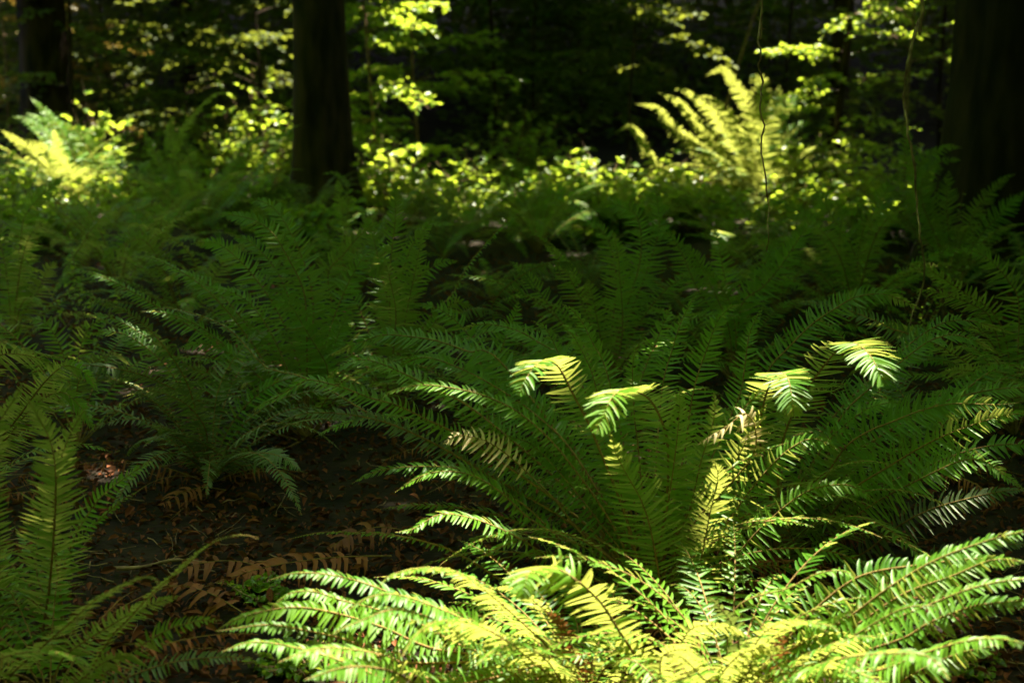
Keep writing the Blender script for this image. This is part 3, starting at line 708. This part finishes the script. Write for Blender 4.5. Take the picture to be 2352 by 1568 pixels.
def sapling(name, label, cat, base, H, nb, bl, size, mat, seed, group=None, stem=M_STEM, zmin=.1, twigs=14, nleaf=20, lean=(0, 0), rad=.018, droop=.35, azc=None):
    rs = np.random.default_rng(seed); base = np.array(base, float)
    root = thing(name, label, cat, base, group)
    t = np.linspace(0, 1, 14)
    st = np.stack([lean[0] * t ** 2 + .04 * np.sin(t * 7 + seed), lean[1] * t ** 2 + .03 * np.cos(t * 6), H * t], 1)
    link('stem', mesh_np('stem', *tube_arrays(st, rad * (1 - .75 * t), 7, .06)), stem, root)
    S, Vc, Dc = [tube_arrays(st, rad * .6 * (1 - .75 * t), 4)], [], []
    for b in range(nb):
        f = zmin + (1 - zmin) * (b + rs.random()) / nb
        p = np.array([np.interp(f, t, st[:, c]) for c in range(3)])
        az = rs.uniform(0, TWO) if azc is None else azc + rs.normal(0, .9)
        L = bl * (1.15 - .75 * f) * rs.uniform(.7, 1.15)
        q = np.linspace(0, 1, 10)[:, None]
        d = np.array([math.cos(az), math.sin(az), rs.uniform(.1, .5)])
        c = p + d * L * q + np.array([0, 0, -1]) * L * droop * q ** 2
        S.append(tube_arrays(c, np.linspace(.007, .002, 10) * (rad / .018) ** .5, 4))
        s2, v, dd = spray_along(c, twigs, L * .42, nleaf, size, rs)
        S += s2; Vc.append(v); Dc.append(dd)
    link('branches', mesh_np('branches', *join(S)), stem, root)
    Vc = np.vstack(Vc); Dc = np.vstack(Dc)
    ok = Vc[:, 2] > .03
    link('foliage', mesh_np('foliage', *leaf_quads(Vc[ok], Dc[ok], size * rs.uniform(.6, 1.3, ok.sum())), smooth=False), mat, root)
    return root

def bush(name, label, base, R_, H, n, size, mat, seed, group=None):
    rs = np.random.default_rng(seed)
    root = thing(name, label, 'shrub', base, group)
    S, Vc, Dc = [], [], []
    for k in range(int(14 + R_ * 14)):
        az = rs.uniform(0, TWO); rr = R_ * math.sqrt(rs.random())
        tip = np.array([rr * math.cos(az), rr * math.sin(az), H * (1 - .5 * (rr / R_) ** 2) * rs.uniform(.55, 1.1)])
        c, L = spline([np.array([tip[0] * .15, tip[1] * .15, 0]), tip * np.array([.45, .45, .6]), tip], 9)
        S.append(tube_arrays(c, np.linspace(.006, .0015, 9), 4))
        s2, v, dd = spray_along(c, 8, L * .35, max(4, int(n / 14 / 8)), size, rs, flat=.5)
        S += s2; Vc.append(v); Dc.append(dd)
    link('stems', mesh_np('stems', *join(S)), M_STEM, root)
    Vc = np.vstack(Vc); Dc = np.vstack(Dc)
    link('foliage', mesh_np('foliage', *leaf_quads(Vc, Dc, size * rs.uniform(.5, 1.7, len(Vc))), smooth=False), mat, root)
    return root

def gp(px, d):
    p = P(px, 500, d); return (p[0], d, float(gz(p[0], d)))

sapling('sapling', 'slim pale stemmed sapling with layered sunny leaves right of the brown trunk', 'sapling', gp(855, 14), 4.2, 26, 1.0, .055, M_LEAF, 1, twigs=16, nleaf=22)
sapling('sapling', 'second leafy sapling standing close behind the pale stemmed one', 'sapling', gp(960, 15), 4.4, 24, 1.1, .06, M_LEAF, 2, twigs=16, nleaf=20)
sapling('sapling', 'leafy sapling hanging its bright sprays into the upper right', 'sapling', gp(2080, 13), 5.0, 30, 1.3, .05, M_LEAF, 3, zmin=.24, twigs=13, nleaf=14)
sapling('sapling', 'thin dark sapling between the glowing fern and the dark right hand trunk', 'sapling', gp(1925, 14.5), 4.2, 24, .9, .05, M_LEAF, 4, stem=M_BARK, rad=.05)
sapling('sapling', 'slanting pale stemmed sapling behind the top of the shorter twig', 'sapling', gp(1640, 15.5), 4.2, 10, .5, .05, M_LEAF, 5, lean=(1.6, .3), zmin=.6, rad=.022)
sapling('yew_sapling', 'young conifer with tiers of dark sprays left of the brown trunk', 'sapling', gp(430, 18), 5, 34, 1.6, .06, M_NEEDLE, 6, stem=M_BARK, droop=.25)
sapling('yew_sapling', 'young conifer with dusky sprays between the two left hand trunks', 'sapling', gp(260, 20), 5, 34, 1.7, .06, M_NEEDLE, 7, stem=M_BARK, droop=.25)
sapling('yew_sapling', 'young conifer with dark sprays closest to the brown trunk on its left', 'sapling', gp(610, 17), 5, 30, 1.4, .06, M_NEEDLE, 8, stem=M_BARK, droop=.25)
sapling('yew_sapling', 'dark conifer with drooping sprays in the black gap at the top centre', 'sapling', gp(1230, 17), 4.6, 26, 1.4, .06, M_NEEDLE, 9, stem=M_BARK, droop=.4, zmin=.2)
sapling('yew_sapling', 'dark conifer leaning its sprays over the top of the glowing fern', 'sapling', gp(1450, 15), 4.5, 26, 1.3, .06, M_NEEDLE, 10, stem=M_BARK, droop=.4, zmin=.3)
sapling('maple_sapling', 'sapling with yellow brown leaves at the upper left corner', 'sapling', gp(30, 19), 5, 26, 1.3, .08, M_AUTUMN, 12)
sapling('maple_sapling', 'thin yellow leaved sapling right of the far left trunk', 'sapling', gp(240, 19), 4, 16, .9, .07, M_AUTUMN, 13)
for i, (px, d_, nm) in enumerate([(90, 21, 'conifer sapling with warm flecks of sun behind the far left trunk'), (350, 22, 'conifer sapling deep in the wood left of the brown trunk'), (520, 23, 'deepest conifer sapling left of the brown trunk'), (180, 17, 'dusky conifer sapling just right of the far left trunk'), (700, 20, 'conifer sapling hidden behind the brown trunk'), (1130, 17, 'dark conifer sapling behind the second sunny sapling'), (1330, 18, 'faint conifer sapling in the black gap'), (2150, 16, 'dark conifer sapling behind the longer twig'), (1800, 18, 'dark conifer sapling behind the right side of the glowing fern')]):
    sapling('yew_sapling', nm, 'sapling', gp(px, d_), 5, 34, 1.8, .07, M_NEEDLE, 140 + i, stem=M_BARK, droop=.3, rad=.03)
bush('shrub', 'sparkling low shrub under the slim sapling beside the brown trunk', gp(880, 12.8), .75, .95, 900, .05, M_LEAF, 21)
bush('shrub', 'low leafy shrub in dappled sun between the sapling and the small bright ferns', gp(1080, 13), .7, .75, 800, .05, M_LEAF, 22)
bush('shrub', 'low shrub with the brightest leaf cluster at the middle of the sunny band', gp(1240, 12.8), .7, .7, 900, .05, M_LEAF, 23)
bush('shrub', 'low leafy shrub touching the glowing fern on its left', gp(1400, 13), .7, .75, 900, .05, M_LEAF, 24)
bush('shrub', 'dim shrub to the right of the glowing fern', gp(1900, 14), .9, .95, 900, .055, M_LEAF, 25)
bush('shrub', 'dim shrub behind the longer hanging twig', gp(2070, 13), .8, .8, 800, .055, M_LEAF, 26)
bush('shrub', 'upright shrub blazing yellow white beside the left glowing fern', gp(230, 14.2), .45, 1.25, 900, .055, M_LEAF, 27)
bush('shrub', 'sunny shrub with golden leaves just left of the brown trunk', gp(620, 16), .9, 1.5, 1200, .055, M_LEAF, 28)
bush('shrub', 'round shrub with dappled leaves left of the golden one', gp(510, 16.5), .8, 1.2, 900, .055, M_LEAF, 29)
bush('shrub', 'shadowy shrub far behind the olive fern', gp(380, 17), .9, 1.1, 800, .055, M_LEAF, 30)
bush('shrub', 'dim bush at the left edge under the glowing fern', gp(20, 12.5), .8, .7, 800, .055, M_LEAF, 31)
bush('shrub', 'small bush tucked behind the small bright ferns in the centre', gp(1180, 15), .9, 1.15, 900, .055, M_LEAF, 32)

GB = 'low shade shrubs covering the floor behind the ferns'
for i, (px, d_) in enumerate([(1220, 12), (1450, 11.8), (1550, 12.4), (1380, 11.4), (1620, 12), (1820, 12), (2000, 11.4), (700, 11), (560, 13), (300, 13), (100, 11), (2150, 11), (1050, 14.5), (1300, 15), (1480, 14)]):
    bush('shade_shrub', 'low dim leafy shrub on the floor between ferns and far wood', gp(px, d_), .75, .55, 700, .055, M_LEAF, 60 + i, GB)
for px, d_, nm in [(650, 3.1, 'low three leaved ground plant in the shade under the sunlit bottom fern'), (2290, 3.15, 'low leafy ground plant under the sunlit fern in the bottom right corner'), (560, 3.6, 'tiny leafy seedling standing in the brown litter')]:
    bush('ground_plant', nm, gp(px, d_), .13, .06, 60, .016, M_LEAF, int(px))
# small herbs among the front ferns: pale sparkling leaves
def herb(label, px, d, n, H, seed):
    rs = np.random.default_rng(seed); b = gp(px, d); root = thing('woodland_herb', label, 'plant', b)
    S, c_, D_ = [], [], []
    for k in range(n):
        az = rs.uniform(0, TWO); t = np.linspace(0, 1, 8)[:, None]; h = H * rs.uniform(.5, 1)
        c = np.array([math.cos(az), math.sin(az), 0]) * h * .5 * t ** 1.5 + np.array([0, 0, 1]) * h * t
        S.append(tube_arrays(c, np.linspace(.002, .0007, 8), 3))
        u = rs.uniform(.25, 1, 16); c_.append(np.stack([np.interp(u, t[:, 0], c[:, i]) for i in range(3)], 1)); D_.append(rs.normal(0, 1, (16, 3)) * [1, 1, .3])
    link('stems', mesh_np('stems', *join(S)), M_STEM, root)
    c_, D_ = np.vstack(c_), np.vstack(D_)
    link('foliage', mesh_np('foliage', *leaf_quads(c_, D_, .02 * rs.uniform(.6, 1.3, len(c_))), smooth=False), M_LEAF, root)
herb('small leafy herb with white glints left among the fern fronds', 185, 6.3, 12, .65, 1)
herb('small leafy herb with white glints beside the longer hanging twig', 2110, 6.4, 12, .7, 2)
herb('small leafy herb under the white lit frond at the right', 2180, 7.9, 12, .7, 3)

# ------------------------------------------------------------------ hanging twigs
def hanging(name, label, pts, d, r0, r1, seed, leaves=None):
    rs = np.random.default_rng(seed)
    p3 = [P(x, y, d + .04 * math.sin(i * 1.7)) for i, (x, y) in enumerate(pts)]
    top = p3[0] + np.array([.05, .1, 1.6]); c, L = spline([top] + p3, 90)
    c += rs.normal(0, .0016, c.shape)
    o = c[-1].copy(); root = thing(name, label, 'twig', c[0])
    rad = np.linspace(r0 * 1.15, r1, 90) * (1 + .12 * rs.standard_normal(90).clip(-1, 2))
    arr = [tube_arrays(c - c[0], rad, 7, .05)]
    link('main_stem', mesh_np('main_stem', *arr[0]), M_VINE, root)
    S = []
    for k in range(16):
        i = rs.integers(30, 86); dd = unit(rs.normal(0, 1, 3) + np.array([0, 0, -.3])); ll = rs.uniform(.008, .03)
        t = np.linspace(0, 1, 4)[:, None]; S.append(tube_arrays(c[i] - c[0] + dd * ll * t, np.linspace(rad[i] * .7, .0006, 4), 4))
    link('side_twigs', mesh_np('side_twigs', *join(S)), M_VINE, root)
    if leaves:
        a, b, n, sz = leaves
        i = rs.integers(a, b, n); pos = c[i] - c[0] + rs.normal(0, .09, (n, 3)); Dv = rs.normal(0, 1, (n, 3))
        link('foliage', mesh_np('foliage', *leaf_quads(pos, Dv, sz * rs.uniform(.6, 1.3, n)), smooth=False), M_LEAF, root)
hanging('hanging_twig', 'shorter bare twig hanging in front of the glowing fern', [(1752,-20),(1751,40),(1739,79),(1747,119),(1743,158),(1750,187),(1744,252),(1757,284),(1750,312),(1749,345),(1753,374),(1759,414),(1766,468),(1763,510),(1765,545),(1760,576)], 4.2, .0050, .0018, 1)
hanging('hanging_twig', 'longer rough twig hanging at the right in front of the dark trunk', [(2121,-20),(2112,40),(2099,83),(2081,162),(2079,200),(2077,245),(2085,306),(2099,367),(2106,461),(2106,490),(2113,542),(2124,607),(2117,672),(2098,715),(2085,758)], 4.6, .0085, .0026, 2, None)

# ------------------------------------------------------------------ trees: trunks in view, crowns overhead
def trunk_mesh(H, r0, r1, flare, seed, lean=(0, 0), sides=36, furrow=.035):
    rs = np.random.default_rng(seed); n = 60
    z = np.linspace(-.2, 1, n) ** 1 * H; z[z > 0] = (z[z > 0] / H) ** 1.6 * H
    an = np.linspace(0, TWO, sides, endpoint=False)
    rad = r0 + (r1 - r0) * np.clip(z, 0, None) / H + flare * np.exp(-np.clip(z, 0, None) / .5)
    lobes = 1 + (.10 * np.sin(an * 3 + seed) + .06 * np.sin(an * 5 + 2 * seed))[None] * (1 + 2 * np.exp(-np.clip(z, 0, None) / .6))[:, None] * .5
    fur = 1 + furrow * np.sin(an * 13 + seed)[None] * np.cos(z * 1.3)[:, None] + rs.normal(0, furrow * .5, (n, sides))
    r = rad[:, None] * lobes * fur
    cx = lean[0] * (z / H); cy = lean[1] * (z / H)
    V = np.stack([cx[:, None] + np.cos(an) * r, cy[:, None] + np.sin(an) * r, np.broadcast_to(z[:, None], r.shape)], -1).reshape(-1, 3)
    i, j = np.meshgrid(np.arange(n - 1), np.arange(sides), indexing='ij')
    F = np.stack([i * sides + j, i * sides + (j + 1) % sides, (i + 1) * sides + (j + 1) % sides, (i + 1) * sides + j], -1).reshape(-1, 4)
    return mesh_np('trunk', V, F)

def tpos(px, d): p = P(px, 400, d); return np.array([p[0], d, float(gz(p[0], d))])
trees = [  # label, position, height, radius at foot / top, flare
    ('straight brown conifer trunk left of centre, reddish on its sunny edge', tpos(738, 12.6), 19, .235, .12, .13),
    ('dim brown trunk at the far left behind the glowing fern', tpos(118, 17.5), 20, .29, .15, .15),
    ('massive black trunk filling the upper right corner', tpos(2345, 9.6), 22, .50, .25, .25),
    ('slender dark trunk between the glowing fern and the longer twig', tpos(1920, 17), 14, .12, .05, .04),
    ('dark trunk behind the dusky conifers at the upper left', tpos(420, 24), 20, .3, .15, .12),
    ('tree just outside the picture on the right, its crown shading the ferns', np.array([4.6, 6.0, 0.]), 18, .3, .12, .15),
    ('tall tree outside the picture on the right, further back', np.array([8.2, 11.0, 0.]), 20, .3, .12, .15),
    ('tree outside the picture on the left, shading the left ferns', np.array([-4.6, 8.6, 0.]), 18, .28, .12, .15),
    ('tree far to the right whose crown closes the roof of leaves', np.array([12.0, 19.0, 0.]), 22, .35, .15, .15),
    ('tree near the viewer on the right, outside the picture', np.array([3.4, 2.6, 0.]), 15, .22, .08, .1),
]
tpts = np.array([t[1][:2] for t in trees])
# leaves of the roof: large maple-like leaves wherever their shadow falls into the view
N = 560000
lay = []; rng_all = rng; rng = np.random.default_rng(78)     # the roof keeps its own draw
for L_ in range(5):                                # three mosaics of leaves spread across the light
    sp = .20
    gx, gy = np.meshgrid(np.arange(-17, 17, sp), np.arange(.4 if L_ < 3 else 11.0, 37, sp * .92)); gx = gx.ravel(); gy = gy.ravel()
    if L_ == 2:                                    # a thinner roof over the ferns left of and behind the middle
        th = (gy > 4.3) & (gy < 7.2) & (gx > -1.7) & (gx < 1.5); gx, gy = gx[~th], gy[~th]
    q = np.stack([gx + rng.uniform(-.5, .5, gx.size) * sp, gy + rng.uniform(-.5, .5, gx.size) * sp, np.full(gx.size, .5)], 1)
    lay.append(q + SUN * (rng.uniform(4.8, 12.0, gx.size) / SUN[2])[:, None])
c = np.vstack(lay)
q = c - SUN * ((c[:, 2:3] - .5) / SUN[2])
ok = (q[:, 1] > .6) & (q[:, 1] < 36) & (np.abs(q[:, 0]) < .42 * q[:, 1] + 1.3)
c = c[ok]
keep = carve(c, .09)
c = c[keep]
print('canopy leaves', len(c))
el = math.atan2(1, 1)
own = np.argmin(((c[:, None, :2] - tpts[None]) ** 2).sum(-1), 1)
def canopy_leaves(c, s):
    n = len(c)
    nrm = unit(np.array([0, 0, .4]) + SUN + rng.normal(0, .22, (n, 3)))
    A = unit(np.cross(nrm, rng.normal(0, 1, (n, 3)))); B = np.cross(nrm, A)
    an = np.linspace(0, TWO, 10, endpoint=False); rr = np.array([1, .68, .97, .66, .86, .55, .86, .66, .97, .68])
    V = c[:, None] + (A[:, None] * (np.cos(an) * rr)[None, :, None] + B[:, None] * (np.sin(an) * rr)[None, :, None]) * s[:, None, None]
    F = np.arange(n * 10).reshape(n, 10)
    return V.reshape(-1, 3), F
for k, (lab, pos, H, r0, r1, fl) in enumerate(trees):
    root = thing('forest_tree', lab, 'tree', pos)
    link('trunk', trunk_mesh(H, r0, r1, fl, k + 1), M_BLACKBARK if r0 >= .5 else M_BARK, root)
    cc = c[own == k] - pos
    S = []
    rs = np.random.default_rng(k)
    if len(cc):
        for j in range(14):
            tgt = cc[rs.integers(len(cc))]; z0 = min(H * .9, tgt[2] * rs.uniform(.6, .95))
            if np.linalg.norm(tgt[:2]) > 9: continue
            pth, _ = spline([np.array([0, 0, z0]), np.array([tgt[0] * .5, tgt[1] * .5, z0 * .4 + tgt[2] * .6 + .3]), tgt], 12)
            if not carve(pth + pos, .1).all(): continue
            S.append(tube_arrays(pth, np.linspace(.06, .012, 12), 6))
        if S: link('limbs', mesh_np('limbs', *join(S)), M_BARK, root)
        link('crown', mesh_np('crown', *canopy_leaves(cc, rng.uniform(.13, .20, len(cc))), smooth=False), M_CANOPY, root)

rng = rng_all
# ------------------------------------------------------------------ far wood: reads as one dark mass
def far_wood():
    n = 70000
    x = rng.uniform(-16, 18, n); y = rng.uniform(24, 36, n); z = rng.random(n) ** 1.2 * 7.0
    dens = np.sin(x * 1.3 + 1) + np.sin(x * .6 + z * .8) + rng.normal(0, .8, n)
    m = (dens > -.7) & carve(np.stack([x, y, z + gz(x, y)], 1), 0)
    x, y, z = x[m], y[m], z[m]
    c_ = np.stack([x, y, gz(x, y) + z], 1); D = rng.normal(0, 1, (len(c_), 3)) * [1, 1, .35]
    o = link('woodland', mesh_np('woodland', *leaf_quads(c_, D, rng.uniform(.12, .3, len(c_)), aspect=.3), smooth=False), M_NEEDLE)
    tag(o, 'dark mass of far off woodland closing the view', 'woodland', kind='stuff')
far_wood()
def sky_blocking_wood():
    # unseen woodland added behind, beside and above the viewer, blocking sky light
    n = 110000
    az = rng.uniform(R(38), R(322), n)                 # everywhere but the way the camera looks
    rr = rng.uniform(8, 15, n); z = rng.random(n) * 15
    x = rr * np.sin(az); y = 4 + rr * np.cos(az)
    dens = np.sin(az * 9) + np.sin(z * .9 + az * 4) + rng.normal(0, .9, n)
    c1 = np.stack([x, y, z], 1)[dens > -1.0]
    m2 = 3000                                         # thin roof above
    c2 = np.stack([rng.uniform(-13, 13, m2), rng.uniform(-10, 14, m2), rng.uniform(11, 16, m2)], 1)
    d2 = np.sin(c2[:, 0] * .9) + np.sin(c2[:, 1] * .8 + 1) + rng.normal(0, .7, m2)
    c_ = np.vstack([c1, c2[d2 > .1]])
    q = c_ - SUN * ((c_[:, 2:3] - .5) / SUN[2])
    ok = ~((q[:, 1] > 1) & (np.abs(q[:, 0]) < .45 * q[:, 1] + 2)) | carve(c_, .2)
    c_ = c_[ok]; D = rng.normal(0, 1, (len(c_), 3)) * [1, 1, .5]
    o = link('woodland', mesh_np('woodland', *leaf_quads(c_, D, rng.uniform(.3, .6, len(c_)), aspect=.35), smooth=False), M_CANOPY)
    tag(o, 'unseen woodland added round the viewer and to both sides to block sky light', 'woodland', kind='stuff')
sky_blocking_wood()

# ------------------------------------------------------------------ litter and fallen things
def litter():
    n = 46000
    y = 2.4 + rng.random(n) ** 1.5 * 8; x = rng.uniform(-1, 1, n) * (.40 * y + .4)
    clump = np.sin(x * 5 + 1) * np.cos(y * 4) + rng.normal(0, .7, n)
    m = clump > -.9; x, y = x[m], y[m]; k = len(x)
    c_ = np.stack([x, y, gz(x, y) + rng.random(k) ** 2 * .035 + .004], 1)
    D = rng.normal(0, 1, (k, 3)) * [1, 1, .28]
    o = link('leaf_litter', mesh_np('leaf_litter', *leaf_quads(c_, D, rng.uniform(.008, .04, k) * np.where(rng.random(k) < .1, 1.5, 1), aspect=.22, fold=.2), smooth=False), M_LITTER)
    tag(o, 'brown dry leaves and fern scraps strewn on the forest floor', 'litter', kind='stuff')
    S = []
    for i in range(420):
        yy = 2.5 + rng.random() * 4.5; xx = rng.uniform(-1, 1) * (.4 * yy); a = rng.uniform(0, TWO); L = rng.uniform(.04, .2)
        p0 = np.array([xx, yy, float(gz(xx, yy)) + rng.uniform(.006, .03)]); t = np.linspace(0, 1, 5)[:, None]
        S.append(tube_arrays(p0 + np.array([math.cos(a), math.sin(a), rng.normal(0, .12)]) * L * t + rng.normal(0, .003, (5, 3)), np.linspace(.0022, .0008, 5), 4))
    o = link('twig_litter', mesh_np('twig_litter', *join(S)), M_STEM)
    tag(o, 'fine broken twigs scattered through the dry leaves', 'litter', kind='stuff')
litter()
def fallen(pts, label):
    p3 = [P(x, y, 150 and CAM_H * FOC / (y - HORIZ)) for x, y in pts]
    for p in p3: p[2] = float(gz(p[0], p[1])) + .03
    c_, L = spline(p3, 24); o = c_[0].copy()
    root = tag(link('fallen_stick', mesh_np('fallen_stick', *tube_arrays(c_ - o, np.linspace(.006, .004, 24), 7, .08)), M_STEM, loc=tuple(o)), label, 'stick')
fallen([(262, 1376), (330, 1372), (400, 1350), (468, 1353)], 'pale fallen stick lying on the litter at the lower left')
DEADF = [((900, 1330), (500, 1420), .085), ((520, 1150), (370, 1200), .06), ((620, 1370), (400, 1400), .07), ((930, 1270), (760, 1310), .07), ((560, 1500), (350, 1440), .06)]
dl = ['withered brown frond lying across the litter, the longest one', 'small reddish dead frond in the dark gap at the left', 'crumpled brown frond below the narrow green frond', 'rusty dead frond under the tip of the thin sunlit frond', 'dead frond scrap near the bottom left']
for (a, b, wd), lab in zip(DEADF, dl):
    p3 = []
    for f in (0, .35, .7, 1):
        x, y = a[0] + (b[0] - a[0]) * f, a[1] + (b[1] - a[1]) * f - 14 * math.sin(f * 3)
        p = P(x, y, CAM_H * FOC / (y - HORIZ)); p[2] = float(gz(p[0], p[1])) + .035 + .02 * math.sin(f * 3); p3.append(p)
    cv, L = spline(p3, 30); root = thing('dead_frond', lab, 'dead frond', cv[0])
    T = unit(np.gradient(cv, axis=0)); S_ = unit(np.cross(T, [0, 0, 1.]) + np.array([0, 0, .3]))
    bl, stt = frond_arrays(cv - cv[0], S_, wd, .014, droop=.3, lift=.35, wid=.0065, ragged=.4, curl=.5)
    link('blade', mesh_np('blade', *bl), M_DEAD, root); link('stalk', mesh_np('stalk', *stt), M_STALK, root)
